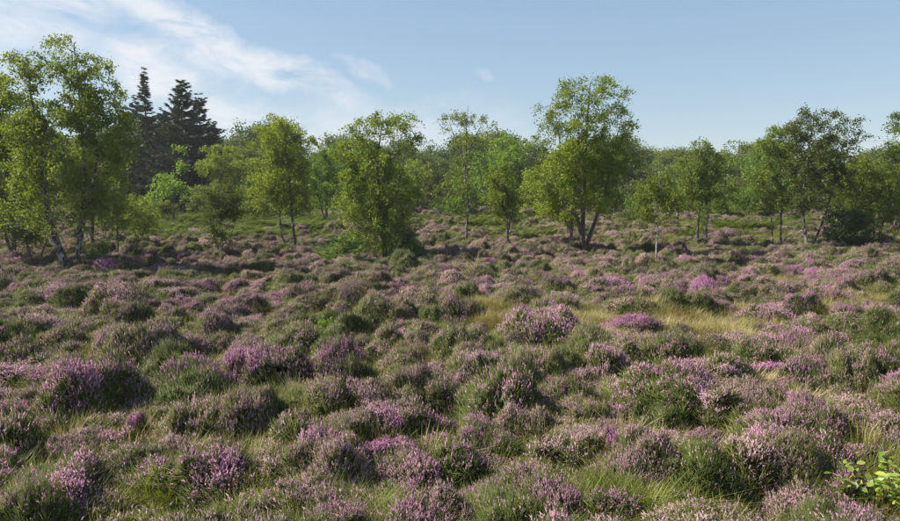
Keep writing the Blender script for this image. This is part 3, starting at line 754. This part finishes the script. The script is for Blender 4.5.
def heather_meshes(seed, bloom, kind, fol, RAD):
    """a cushion of heather: foliage, flowers, stems (RAD metres in radius, about 0.45 m high)"""
    r = np.random.default_rng(seed)
    HT = .30
    nlob = 5 if RAD < .5 else 9
    la, lr = r.uniform(0, 6.28, nlob), np.sqrt(r.uniform(0, 1, nlob)) * RAD * .74
    lx, ly = lr * np.cos(la), lr * np.sin(la)
    ls, lk = (r.uniform(.14, .26, nlob), r.uniform(.10, .26, nlob)) if RAD < .5 else (r.uniform(.20, .40, nlob), r.uniform(.14, .38, nlob))
    lb = r.choice([.12, .55, 1.0, 1.35], nlob, p=[.22, .23, .3, .25])          # how far each sub-mound is in flower
    ph = r.uniform(0, 6.28, 6)
    def edge(th):
        return RAD * (1 + .16 * np.sin(2 * th + ph[0]) + .12 * np.sin(3 * th + ph[1]) + .08 * np.sin(5 * th + ph[2]))
    def hgt(x, y):
        rr = np.sqrt(x ** 2 + y ** 2); th = np.arctan2(y, x)
        g = 0
        for k in range(nlob):
            g = g + (lk[k] * np.exp(-((x - lx[k]) ** 2 + (y - ly[k]) ** 2) / (2 * ls[k] ** 2))) ** 2.5
        h = g ** .4 + .045 * np.sin(x * 14 + ph[3] + 2 * np.sin(y * 5)) * np.sin(y * 12 + ph[4] + 2 * np.sin(x * 6)) + .06
        return h * np.clip(1.25 - (rr / edge(th)) ** 3 * 1.1, 0.03, 1)
    area = math.pi * RAD ** 2
    nt = int(area * 820) + 30
    th = r.uniform(0, 6.28, nt); rr = np.sqrt(r.uniform(0, 1, nt)) * edge(th) * 1.02
    x = rr * np.cos(th); y = rr * np.sin(th)
    e = .02
    nx = -(hgt(x + e, y) - hgt(x - e, y)) / (2 * e); ny = -(hgt(x, y + e) - hgt(x, y - e)) / (2 * e)
    nv = np.stack([nx, ny, np.ones_like(nx)], 1); nv /= np.linalg.norm(nv, axis=1)[:, None]
    z = hgt(x, y)
    lo = (nv[:, 2] < .72)
    xl = np.r_[x, x[lo] * 1.02]; yl = np.r_[y, y[lo] * 1.02]; zl = np.r_[z, z[lo] * .6]; nl = np.concatenate([nv, nv[lo]])
    T0 = np.stack([xl, yl, zl], 1)
    axis = nl * .6 + np.array([0, 0, .7]) + r.normal(0, .36, nl.shape)
    axis /= np.linalg.norm(axis, axis=1)[:, None]
    wl = np.stack([lk[k] * np.exp(-((xl - lx[k]) ** 2 + (yl - ly[k]) ** 2) / (2 * ls[k] ** 2)) for k in range(nlob)], 1) ** 3 + 1e-9
    lobe_bloom = (wl * lb[None]).sum(1) / wl.sum(1)
    cl = r.uniform(0, 6.28, 3)
    patch = np.sin(T0[:, 0] * 6 + cl[0]) * np.cos(T0[:, 1] * 5.5 + cl[1]) * .35 + .3 * np.sin(T0[:, 0] * 13 + T0[:, 1] * 11 + cl[2]) + .5
    top = np.clip((nl[:, 2] - .35) / .4, 0, 1) * np.clip((T0[:, 2] - .05) / (HT * .5), 0, 1)
    pf = np.clip(bloom * lobe_bloom * (.45 + .8 * np.clip(patch, 0, 1)) * (.04 + .96 * top) * r.choice([.25, 1, 1.2], len(T0), p=[.25, .5, .25]), 0, 1)
    nn = r.integers(7, 11, len(T0))
    ti = np.repeat(np.arange(len(T0)), nn); n = len(ti)
    d = axis[ti] + r.normal(0, .36, (n, 3)); d /= np.linalg.norm(d, axis=1)[:, None]
    tl = np.clip(r.lognormal(0, .42, len(T0)), .45, 2.1)
    L = r.uniform(.055, .125, n) * tl[ti]
    st = T0[ti] - axis[ti] * .075 + d * r.uniform(.0, .06, n)[:, None]
    tv = r.uniform(0, 1, len(T0))
    blo = r.uniform(0, 1, n) < pf[ti]
    V, Tt = cones(st, d, np.where(blo, L * .8, L), r.uniform(.005, .009, n), r)
    foliage = mesh_np('heather_foliage', V, Tt, M[fol], attr=np.repeat(np.clip(tv[ti] * .6 + r.uniform(0, .4, n), 0, 1), 4))
    fl = None
    nb = int(blo.sum())
    if nb:
        dd = d[blo] + np.array([0, 0, .3]) + r.normal(0, .14, (nb, 3))
        tipb = st[blo] + d[blo] * (L[blo] * .55)[:, None]
        dd /= np.linalg.norm(dd, axis=1)[:, None]
        off = np.concatenate([tipb, tipb + dd * .022 + r.normal(0, .007, (nb, 3))])
        V2, T2 = cones(off, np.concatenate([dd, dd]) + r.normal(0, .35, (nb * 2, 3)), r.uniform(.022, .045, nb * 2), r.uniform(.006, .0105, nb * 2), r)
        fl = mesh_np('heather_flowers', V2, T2, M[kind], attr=np.repeat(np.clip(np.tile(tv[ti][blo], 2) * .5 + r.uniform(0, .5, nb * 2), 0, 1), 4))
    A = Acc()
    for i in r.choice(len(T0), int(60 * (RAD / .4)), replace=False):
        p1 = T0[i] - axis[i] * .05
        p0 = np.array([p1[0] * .35, p1[1] * .35, -.06])
        mid = (p0 + p1) / 2 + np.array([p1[0] * .2, p1[1] * .2, -.05])
        tt = np.linspace(0, 1, 4)[:, None]
        pth = (1 - tt) ** 2 * p0 + 2 * tt * (1 - tt) * mid + tt ** 2 * p1
        Vs, Q = tube(pth, np.array([.012, .010, .007, .004]), 4)
        A.add(Vs, Q)
    G = 15
    g = np.linspace(-1, 1, G); gx, gy = np.meshgrid(g, g)
    thg = np.arctan2(gy, gx); rg = np.maximum(np.abs(gx), np.abs(gy))
    px_, py_ = rg * edge(thg) * np.cos(thg) * .88, rg * edge(thg) * np.sin(thg) * .88
    pz = hgt(px_, py_) * .70 - .06 - .15 * (rg > .99) + r.normal(0, .012, gx.shape)
    ii = (np.arange(G - 1)[:, None] * G + np.arange(G - 1)[None]).ravel()
    A.add(np.stack([px_.ravel(), py_.ravel(), pz.ravel()], 1), np.stack([ii, ii + 1, ii + G + 1, ii + G], 1))
    stems = A.mesh('heather_stems', M['heather_wood'])
    return foliage, fl, stems

KINDS = [  # bloom word, flower material, bloom amount, foliage
    ('magenta-flowered', 'fl_magenta', 1.15, 'heather_green'),
    ('mauve-flowered', 'fl_mauve', .80, 'heather_green'),
    ('dusty pink', 'fl_dusty', .66, 'heather_olive'),
    ('sparsely mauve', 'fl_mauve', .30, 'heather_green'),
    ('faded pinkish-brown', 'fl_dusty', .36, 'heather_olive'),
    ('plain green', 'fl_dusty', .08, 'heather_green'),
    ('magenta-speckled', 'fl_magenta', .45, 'heather_green')]
NV = 4            # two small and two large cushions of each kind
RADS = [.38, .38, .72, .72]
variants = []
for k, (w, fm, bl, fo) in enumerate(KINDS):
    variants.append([heather_meshes(1000 + 10 * k + v, bl, fm, fo, RADS[v]) for v in range(NV)])

# hand-placed cushions seen in the photograph: (x, y of the foot, width in pixels, height factor, kind)
K = {w[0]: i for i, w in enumerate(KINDS)}
MG, MV, DU, SP, FA, GR, MS = range(7)
placed = [(340, 400, 78, 1.25, MS), (350, 380, 52, 1.0, MG), (275, 402, 92, 1.0, MV), (245, 392, 60, 1.0, MG), (545, 362, 96, 1.1, MV), (530, 352, 70, 1.0, MG), (610, 392, 62, 1.1, DU),
          (440, 455, 64, .9, MG), (455, 492, 80, 1.0, SP), (500, 445, 110, 1.2, SP), (520, 420, 70, 1.1, FA), (480, 400, 80, 1.0, DU), (705, 308, 42, 1.1, MG), (618, 300, 42, .8, MG),
          (770, 388, 52, .8, MG), (800, 372, 70, .8, MV), (780, 448, 70, 1.0, MV), (745, 490, 80, 1.0, DU), (640, 500, 90, 1.0, DU), (610, 466, 24, 1.0, MG), (870, 290, 40, .7, MG), (845, 330, 40, .8, MV),
          (800, 318, 40, .8, MS), (785, 305, 36, .8, MV), (90, 430, 100, 1.2, MV), (68, 415, 50, 1.1, MG), (130, 430, 60, 1.0, MV), (135, 445, 24, .9, MG), (195, 410, 80, 1.0, MV), (145, 372, 80, 1.1, FA),
          (170, 395, 70, 1.0, GR), (125, 298, 34, .9, MV), (235, 300, 30, .9, MV), (95, 318, 22, 1.0, MG), (45, 312, 60, .8, MV), (200, 300, 40, .7, MV), (215, 345, 44, 1.0, MV), (325, 345, 60, .8, FA),
          (408, 352, 42, 1.0, MV), (460, 335, 60, 1.2, MV), (430, 312, 26, .8, MG), (400, 305, 34, .8, MS), (215, 505, 90, 1.0, MV), (320, 515, 110, .9, DU), (120, 485, 60, .9, MV), (60, 500, 60, .8, MV),
          (300, 455, 70, 1.0, FA), (250, 450, 80, 1.1, FA), (560, 480, 70, 1.0, FA), (330, 310, 46, .9, FA), (288, 295, 40, .9, SP), (15, 400, 80, 1.1, SP), (560, 272, 24, .8, MG), (600, 315, 34, .8, DU),
          (760, 298, 40, .9, MV), (650, 300, 36, .8, MV), (850, 402, 80, 1.1, FA), (880, 395, 60, 1.0, SP), (820, 385, 60, 1.0, FA), (715, 425, 60, .9, DU), (695, 455, 50, .8, MV), (860, 430, 60, .7, DU),
          (690, 275, 34, .9, MV), (745, 272, 30, .8, MV), (855, 278, 34, .8, MV), (370, 430, 70, .9, DU), (410, 380, 60, .9, FA), (585, 440, 70, .8, FA), (540, 420, 40, .8, MV), (650, 445, 80, .8, GR)]
# grassy openings in photo pixels: (x, y, rx, ry, dry share)
openings = [(600, 350, 50, 10, .8), (690, 346, 55, 11, .85), (530, 325, 70, 15, .9), (650, 320, 70, 10, .9), (475, 316, 22, 8, .8), (510, 318, 55, 14, .9), (600, 336, 85, 22, .85), (710, 334, 75, 20, .95), (730, 350, 40, 8, .6), (850, 314, 60, 12, .7), (780, 291, 30, 8, .9), (40, 470, 55, 20, .4), (110, 512, 70, 10, .25),
            (350, 488, 55, 18, .1), (840, 478, 55, 22, .4), (425, 372, 50, 10, .7), (190, 318, 34, 7, .1), (300, 318, 14, 8, .1), (20, 372, 20, 12, .1), (230, 475, 60, 14, .6), (690, 505, 60, 12, .4), (90, 350, 30, 8, .2),
            (540, 282, 60, 5, .5), (640, 268, 60, 4, .4)]
def opening(px, py):
    best, dry = 0, 0
    px = px + 14 * math.sin(py * .35 + px * .06); py = py + 4.5 * math.sin(px * .13) + 2.5 * math.sin(px * .31 + 1)
    for (x, y, a, b_, dr) in openings:
        q = 1 - (((px - x) / a) ** 2 + ((py - y) / b_) ** 2)
        if q > best: best, dry = q, dr
    return best, dry
def vnoise(x, y, s, seed):
    x = np.asarray(x) / s; y = np.asarray(y) / s
    out = 0
    rr = np.random.default_rng(seed)
    for k in range(4):
        a = rr.uniform(0, 6.28); f = rr.uniform(.7, 1.6)
        out = out + np.sin((x * math.cos(a) + y * math.sin(a)) * f * 2 + rr.uniform(0, 6.28))
    return out / 4

bushes = []      # (x, y, radius, height factor, kind, hand-placed)
cell = {}
CS = 1.6
def near(x, y, rad, f):
    cx, cy = int(x // CS), int(y // CS)
    for i in range(cx - 1, cx + 2):
        for j in range(cy - 1, cy + 2):
            for (a, b_, q) in cell.get((i, j), ()):
                if (a - x) ** 2 + (b_ - y) ** 2 < (f * (rad + q)) ** 2: return True
    return False
def put(x, y, rad, h, k, hand):
    bushes.append((x, y, rad, h, k, hand))
    cell.setdefault((int(x // CS), int(y // CS)), []).append((x, y, rad * (1.3 if hand else 1)))
cell.setdefault((int(ground_hit(892, 512)[0] // CS), int(ground_hit(892, 512)[1] // CS)), []).append((*ground_hit(892, 512)[:2], .75))
for (px, py, w, h, k) in placed:
    p = ground_hit(px, py - w * .12)
    rad = w * .5 * p[1] / F
    put(p[0], p[1], rad, h, k, True)
tree_feet = [tuple(o.location[:2]) for o in col.objects if o.type == 'EMPTY' and o.location.y < 50]
r = np.random.default_rng(77)
n_try = 26000
ys = np.sqrt(r.uniform(5.0 ** 2, 88.0 ** 2, n_try)); ys = np.sort(ys)
# near ground gets extra tries
ys = np.sort(np.r_[ys, r.uniform(5, 40, 14000)])
for y in ys:
    x = r.uniform(-1, 1) * (.76 * y + 2.5)
    px, py = project((x, y, float(ground_z(x, y))))
    op, dry = opening(px, py)
    if op > .12 and r.uniform() < .988: continue
    bracken = 195 < py < 242 and (110 < px < 345 or 660 < px < 790 or 470 < px < 540)
    if bracken and (r.uniform() < .93 if vnoise(x, y, 3.0, 21) > -.15 else r.uniform() < .3): continue
    rad = float(np.clip(r.lognormal(-.50, .34), .30, .90))
    if y > 45: rad *= 1.25
    f = .43 if y < 40 else .70
    if near(x, y, rad, f): continue
    b0 = float(vnoise(x, y, 2.6, 5)) * 1.0 + r.normal(0, .32)
    far = min(1, max(0, (y - 9) / 12))
    if py < 258 and r.uniform() < .08: continue
    if py < 262:
        k = r.choice([DU, FA, GR, SP, MV], p=[.26, .24, .22, .14, .14])
    elif b0 > .5: k = r.choice([MV, MG, MS, DU], p=[.5, .16, .14, .20])
    elif b0 > .08: k = r.choice([MV, DU, SP, FA], p=[.38, .36, .12, .14])
    elif b0 > -.35: k = r.choice([SP, FA, DU, GR], p=[.30, .30, .30, .10])
    else: k = r.choice([GR, FA, SP], p=[.4, .38, .22])
    h = float(np.clip(r.normal(.85, .2), .5, 1.3)) * (1.05 if py < 262 else 1)
    put(x, y, rad, h, int(k), False)
bushes = np.array(bushes, float)
bz = ground_z(bushes[:, 0], bushes[:, 1]) + np.where(bushes[:, 5] > 0, .05, np.clip(.10 * vnoise(bushes[:, 0], bushes[:, 1], 1.5, 9), -.08, .04))
bpx = np.array([project((b[0], b[1], z + .2 * b[3] * b[2] / .5)) for b, z in zip(bushes, bz)])
inframe = (bpx[:, 0] > 4) & (bpx[:, 0] < 896) & (bpx[:, 1] < 519)
sizepx = np.where(inframe, bushes[:, 2] / bushes[:, 1], 0)
order = np.argsort(-sizepx)
chosen = [i for i in order if inframe[i]][:300]
chosen_set = set(chosen)

# labels that single each cushion out
marks = [(40, 'the forked birch'), (135, 'the small round-headed birch'), (185, 'the dark spruces'), (225, 'the V-shaped shrub'), (290, 'the twin-stemmed birch'), (345, 'the young spruce'), (395, 'the bushy birch'),
         (467, 'the airy slim birch'), (510, 'the small round-topped birch'), (580, 'the tallest round tree'), (655, 'the white-stemmed birch'), (703, 'the two dark stems'), (745, 'the feathery tree'), (800, 'the leaning birch'), (860, 'the dense dark bush')]
bands = [(478, 'along the bottom edge'), (430, 'low in the foreground'), (388, 'in the mid foreground'), (350, 'halfway up the heath'), (0, 'far up the heath')]
def words(i):
    b = bushes[i]; px, py = bpx[i]
    mk = min(marks, key=lambda q: abs(q[0] - px))[1]
    bd = next(w for y0, w in bands if py >= y0)
    sz = 'broad' if b[2] > .52 else ('small' if b[2] < .36 else 'rounded')
    return f'{sz} {KINDS[int(b[4])][0]} heather {bd} below {mk}', px
cells = {}
for i in chosen:
    w, px = words(i); cells.setdefault(w, []).append((px, i))
lab = {}
for w, lst in cells.items():
    lst.sort()
    n = len(lst)
    for q, (px, i) in enumerate(lst):
        if n == 1: lab[i] = w
        elif n == 2: lab[i] = ('left ' if q == 0 else 'right ') + w
        elif n == 3: lab[i] = ('left ', 'middle ', 'right ')[q] + w
        else: lab[i] = ('leftmost ' if q == 0 else 'rightmost ' if q == n - 1 else ('second ', 'third ', 'fourth ', 'fifth ')[min(q - 1, 3)]) + w
rots = r.uniform(0, 6.28, len(bushes)); vsel = r.integers(0, 2, len(bushes)) + 2 * (bushes[:, 2] > .49); asp = r.uniform(.85, 1.2, len(bushes))
SX = bushes[:, 2] / np.array(RADS)[vsel]; SZ = bushes[:, 3] * np.clip(.70 + .55 * bushes[:, 2], .8, 1.25) * np.where(bushes[:, 5] > 0, 1.22, 1.05)
for i in chosen:
    x, y, rad, h, k, _ = bushes[i]
    root = bpy.data.objects.new('heather_bush', None); col.objects.link(root)
    s = SX[i]
    root.location = (x, y, bz[i] - .02); root.rotation_euler = (0, 0, rots[i])
    root.scale = (s * asp[i], s / asp[i], SZ[i])
    tag(root, lab[i], 'heather', 'heather cushions covering the open heath')
    fo, fl, st = variants[int(k)][vsel[i]]
    fob = tag(obj('foliage', fo, root), kind='stuff')
    if fl: tag(obj('flowers', fl, fob), kind='stuff')
    obj('stems', st, root)
rest = np.array([i for i in range(len(bushes)) if i not in chosen_set])

def join_src(name, mes):
    """a source object (not in the scene) that holds several meshes with their materials"""
    V, T4, mi, at = [], [], [], []; mats = []; n = 0
    polys = []
    for me in mes:
        if me is None: continue
        nv = len(me.vertices); co = np.empty(nv * 3, np.float32); me.vertices.foreach_get('co', co)
        tri = np.empty(len(me.loops), np.int32); me.loops.foreach_get('vertex_index', tri)
        k = len(me.loops) // len(me.polygons)
        tri = tri.reshape(-1, k)
        if k == 4: tri = np.concatenate([tri[:, :3], tri[:, [0, 2, 3]]])
        a = np.full(nv, .5, np.float32)
        if 'v' in me.attributes: me.attributes['v'].data.foreach_get('value', a)
        V.append(co.reshape(-1, 3)); T4.append(tri + n); mi.append(np.full(len(tri), len(mats))); at.append(a); n += nv
        mats.append(me.materials[0])
    me = mesh_np(name, np.concatenate(V), np.concatenate(T4), mats=mats, mat_idx=np.concatenate(mi), attr=np.concatenate(at))
    return bpy.data.objects.new(name, me)
srcs = [join_src('heather_source', variants[k][v]) for k in range(len(KINDS)) for v in range(NV)]
P = np.stack([bushes[rest, 0], bushes[rest, 1], bz[rest] - .02], 1)
S = SX[rest]
scatter('heather_carpet', 'carpet of smaller and farther heather cushions across the heath', srcs, P,
        np.stack([np.zeros(len(rest)), np.zeros(len(rest)), rots[rest]], 1),
        np.stack([S * asp[rest], S / asp[rest], SZ[rest]], 1), bushes[rest, 4].astype(int) * NV + vsel[rest])

# ------------------------------------------------------------------ grass
def grass_tuft(name, seed, mat, n, h, spread, lean):
    r = np.random.default_rng(seed)
    th = r.uniform(0, 6.28, n); rr = spread * np.sqrt(r.uniform(0, 1, n))
    b0 = np.stack([rr * np.cos(th), rr * np.sin(th), np.full(n, -.02)], 1)
    d = np.stack([np.cos(th), np.sin(th), np.zeros(n)], 1) + r.normal(0, .5, (n, 3)); d[:, 2] = 0
    L = h * r.uniform(.5, 1.15, n); le = lean * r.uniform(.2, 1.4, n)
    w = r.uniform(.0035, .007, n)
    side = np.stack([-d[:, 1], d[:, 0], np.zeros(n)], 1); side /= np.linalg.norm(side, axis=1)[:, None] + 1e-9
    def pt(t): return b0 + d * (le * L * t ** 2)[:, None] + np.array([0, 0, 1]) * (L * t * (1 - .25 * le * t))[:, None]
    W = w[:, None] * side
    V = np.stack([pt(0) - W, pt(0) + W, pt(.5) - W * .8, pt(.5) + W * .8, pt(1.0)], 1).reshape(-1, 3)
    i = np.arange(n)[:, None] * 5
    T = np.concatenate([i + np.array([[0, 1, 3]]), i + np.array([[0, 3, 2]]), i + np.array([[2, 3, 4]])])
    val = np.repeat(np.clip(r.uniform(0, 1) * .4 + r.uniform(0, .6, n), 0, 1), 5)
    return bpy.data.objects.new(name, mesh_np(name, V, T, M[mat], attr=val))
gsrc = [grass_tuft('grass_source', 40 + k, 'grass_green', 130, .38, .22, .8) for k in range(3)]
dsrc = [grass_tuft('dry_grass_source', 50 + k, 'grass_dry', 100, .42, .24, .7) for k in range(3)]
GP, GS, DP, DS = [], [], [], []
ys = np.r_[np.sqrt(r.uniform(25, 60 ** 2, 16000)), r.uniform(5, 26, 9000), np.sqrt(r.uniform(38 ** 2, 90 ** 2, 12000))]
for y in ys:
    x = r.uniform(-1, 1) * (.76 * y + 2.5)
    z = float(ground_z(x, y))
    px, py = project((x, y, z))
    op, dry = opening(px, py)
    s = r.uniform(.6, 1.15) * (1 + max(0, y - 30) / 60)
    base_dry = .25 if py > 262 else .12
    p = .6 if op <= 0 else 1
    if py < 262: p = .5 if py < 242 and (110 < px < 345 or 660 < px < 790 or 470 < px < 540) else .35
    if r.uniform() > p: continue
    isdry = r.uniform() < (dry if op > .0 else base_dry)
    (DP if isdry else GP).append((x, y, z)); (DS if isdry else GS).append(s)
for k in range(2600):     # the dry openings are thick with grass
    o_ = openings[r.choice([0, 1, 2, 2, 3, 4, 5, 6, 6, 7, 7, 9, 10, 11, 15])]
    a = r.uniform(0, 6.28); q = math.sqrt(r.uniform())
    p = ground_hit(o_[0] + o_[2] * q * math.cos(a), min(520, o_[1] + o_[3] * q * math.sin(a)))
    (DP if r.uniform() < o_[4] else GP).append(tuple(p)); (DS if len(DP) > len(DS) else GS).append(r.uniform(.7, 1.2))
def put_grass(nm, lb, src, Pn, Sn):
    n = len(Pn); Sn = np.array(Sn)
    scatter(nm, lb, src, np.array(Pn), np.stack([r.normal(0, .08, n), r.normal(0, .08, n), r.uniform(0, 6.28, n)], 1),
            np.stack([Sn, Sn, Sn * r.uniform(.7, 1.2, n)], 1), r.integers(0, 3, n))
put_grass('moor_grass', 'green moor grass growing between the heather', gsrc, GP, GS)
put_grass('dry_grass', 'straw-coloured dry grass in the openings of the heather', dsrc, DP, DS)

# ------------------------------------------------------------------ bracken
def bracken_src(seed):
    r = np.random.default_rng(seed)
    V, T, at = [], [], []; n0 = 0
    for f in range(7):
        a = f * .9 + r.uniform(-.3, .3); d = np.array([math.cos(a), math.sin(a), 0]); sd = np.array([-d[1], d[0], 0])
        L = r.uniform(.5, .85)
        for q in np.linspace(.18, 1, 13):
            c = d * L * .8 * q + np.array([0, 0, L * (1.05 * q - .55 * q * q)])
            w = .26 * L * (1.08 - q) ** .8
            for s_ in (-1, 1):
                tip = c + sd * s_ * w + d * w * .35 - np.array([0, 0, .12 * w])
                V += [c - d * .028, c + d * .028, tip]; T.append((n0, n0 + 1, n0 + 2)); at += [r.uniform(0, 1)] * 3; n0 += 3
    return bpy.data.objects.new('bracken_source', mesh_np('bracken_source', np.array(V), np.array(T), M['bracken'], attr=np.array(at)))
bs = [bracken_src(60 + k) for k in range(3)]
BP, BS = [], []
for (cx, cy, ax, ay, n) in [(175, 226, 45, 9, 420), (245, 225, 30, 10, 260), (310, 226, 40, 8, 320), (265, 212, 60, 6, 260), (150, 214, 30, 8, 160), (210, 238, 80, 5, 160), (740, 228, 28, 5, 140), (700, 238, 14, 4, 24),
                            (495, 222, 40, 8, 160), (420, 225, 25, 5, 50), (800, 228, 40, 5, 50), (325, 272, 8, 3, 4), (520, 236, 40, 5, 40)]:
    for _ in range(n):
        a = r.uniform(0, 6.28); q = math.sqrt(r.uniform())
        BP.append(ground_hit(cx + ax * q * math.cos(a), cy + ay * q * math.sin(a))); BS.append(r.uniform(1.1, 2.1))
n = len(BP); BS = np.array(BS)
scatter('bracken', 'bright green bracken on the slope below the wood', bs, np.array(BP), np.stack([np.zeros(n), np.zeros(n), r.uniform(0, 6.28, n)], 1), np.stack([BS, BS, BS], 1), r.integers(0, 3, n))

# ------------------------------------------------------------------ far wood (one mass behind the single trees)
def wood_src(seed, lf):
    r = np.random.default_rng(seed)
    H = 7.5; n = 11000
    C = np.stack([r.normal(0, 1.1, 60), r.normal(0, 1.1, 60), r.uniform(1.2, H - .6, 60)], 1)
    C[:, :2] *= (1.15 - np.abs(C[:, 2:3] / H - .5))
    ci = r.integers(0, 60, n)
    Pn = C[ci] + r.normal(0, .36, (n, 3))
    val = np.clip(ci / 60 * .5 + r.uniform(0, .5, n), 0, 1)
    cr = leaves_mesh('wood_leaves', Pn, .16, M[lf], r, val)
    V, Q = tube(np.array([[0, 0, -.2], [.05, 0, H * .4], [0, .1, H * .85]]), np.array([.13, .08, .02]), 6)
    tr = mesh_np('wood_trunk', V, Q, M['dark_bark'])
    return join_src('wood_source', [cr, tr])
ws = [wood_src(70, 'birch_dull'), wood_src(71, 'birch_green'), wood_src(72, 'dark_leaf')]
WP, WS = [], []
for k in range(560):
    y = r.uniform(86, 130); x = r.uniform(-1, 1) * (y * .95 + 8)
    WP.append((x, y, float(ground_z(x, y)))); WS.append(float(np.clip(r.lognormal(-.22, .26), .5, 1.35)) * (1.25 if x < -25 else 1.0) * (y / 95))
n = len(WP); WS = np.array(WS)
scatter('far_wood', 'dense far wood closing the view behind the clearing', ws, np.array(WP), np.stack([np.zeros(n), np.zeros(n), r.uniform(0, 6.28, n)], 1), np.stack([WS * 1.1, WS * 1.1, WS], 1), r.integers(0, 3, n))

# ------------------------------------------------------------------ bramble at the lower right, each leaf its own piece
def bramble():
    r = np.random.default_rng(88)
    B = ground_hit(889, 517)
    root = bpy.data.objects.new('bramble_bush', None); col.objects.link(root); root.location = B; root.scale = (1.0, 1.0, .9)
    tag(root, 'bright yellow-green bramble with shiny leaves in the bottom right corner', 'bramble')
    lv = []
    for v in range(3):
        pts = np.array([[0, 0, 0], [.35, .28, .05], [.7, .30, .06], [1.0, .0, -.05], [.7, -.30, .06], [.35, -.28, .05], [.5, 0, -.02]])
        pts[:, 1] *= (.9, 1.05, 1.15)[v]
        T = np.array([[0, 6, 1], [1, 6, 2], [2, 6, 3], [3, 6, 4], [4, 6, 5], [5, 6, 0]])
        lv.append(mesh_np('leaf', pts, T, M['bramble'], attr=np.full(7, (.15, .5, .9)[v])))
    for c in range(18):
        a = r.uniform(0, 6.28); L = r.uniform(.15, .55)
        d = np.array([math.cos(a), math.sin(a), 0])
        ts = np.linspace(0, 1, 8)
        pth = d * (L * ts)[:, None] + np.array([0, 0, 1]) * (1.0 * ts - .45 * ts ** 2)[:, None] * r.uniform(.7, 1.3)
        pth += np.array([r.normal(0, .08), r.normal(0, .08), 0])
        V, Q = tube(pth, np.linspace(.006, .003, 8), 5)
        obj('stem', mesh_np('stem', V, Q, M['twig_bark']), root)
        for q in np.linspace(.2, 1, 16):
            p = np.array([np.interp(q, ts, pth[:, k]) for k in range(3)]) + r.normal(0, .035, 3)
            l = obj('leaf', lv[int(r.integers(0, 3))], root)
            l.location = p
            l.rotation_euler = (r.normal(0, .5), r.normal(.15, .45), r.uniform(0, 6.28))
            s = r.uniform(.07, .115); l.scale = (s, s, s)
bramble()
build_tree('birch_sapling', 'tiny bright green sapling among the heather in the mid foreground', 'sapling', (327, 342), [[(327, 342), (327, 332), (328, 322)], [(327, 340), (322, 330)]],
    [(327, 328, 11, 7, .9), (322, 334, 8, 5, .8)], 'bright_leaf', 'dark_bark', r0=.012, seed=60, clump=.10, leaf_size=.045, sink=.03)

# ------------------------------------------------------------------ summer haze: one closed box of thin air round the whole place
def haze():
    hx, y0, y1, z0, z1 = 400, -320, 600, -3.0, 26.0
    V = [(x, y, z) for x in (-hx, hx) for y in (y0, y1) for z in (z0, z1)]
    Fc = [(0, 1, 3, 2), (4, 6, 7, 5), (0, 4, 5, 1), (2, 3, 7, 6), (0, 2, 6, 4), (1, 5, 7, 3)]
    m, t = mat_base('haze_air')
    pv = N(t, 'ShaderNodeVolumePrincipled')
    pv.inputs['Density'].default_value = .0004
    pv.inputs['Color'].default_value = (.93, .95, 1.0, 1)
    pv.inputs['Anisotropy'].default_value = .3
    o_ = N(t, 'ShaderNodeOutputMaterial'); t.links.new(pv.outputs[0], o_.inputs['Volume'])
    tag(obj('haze', mesh_np('haze', np.array(V), np.array(Fc), m)), 'thin pale summer haze over the heath', kind='stuff')
haze()
scene.cycles.volume_bounces = 0
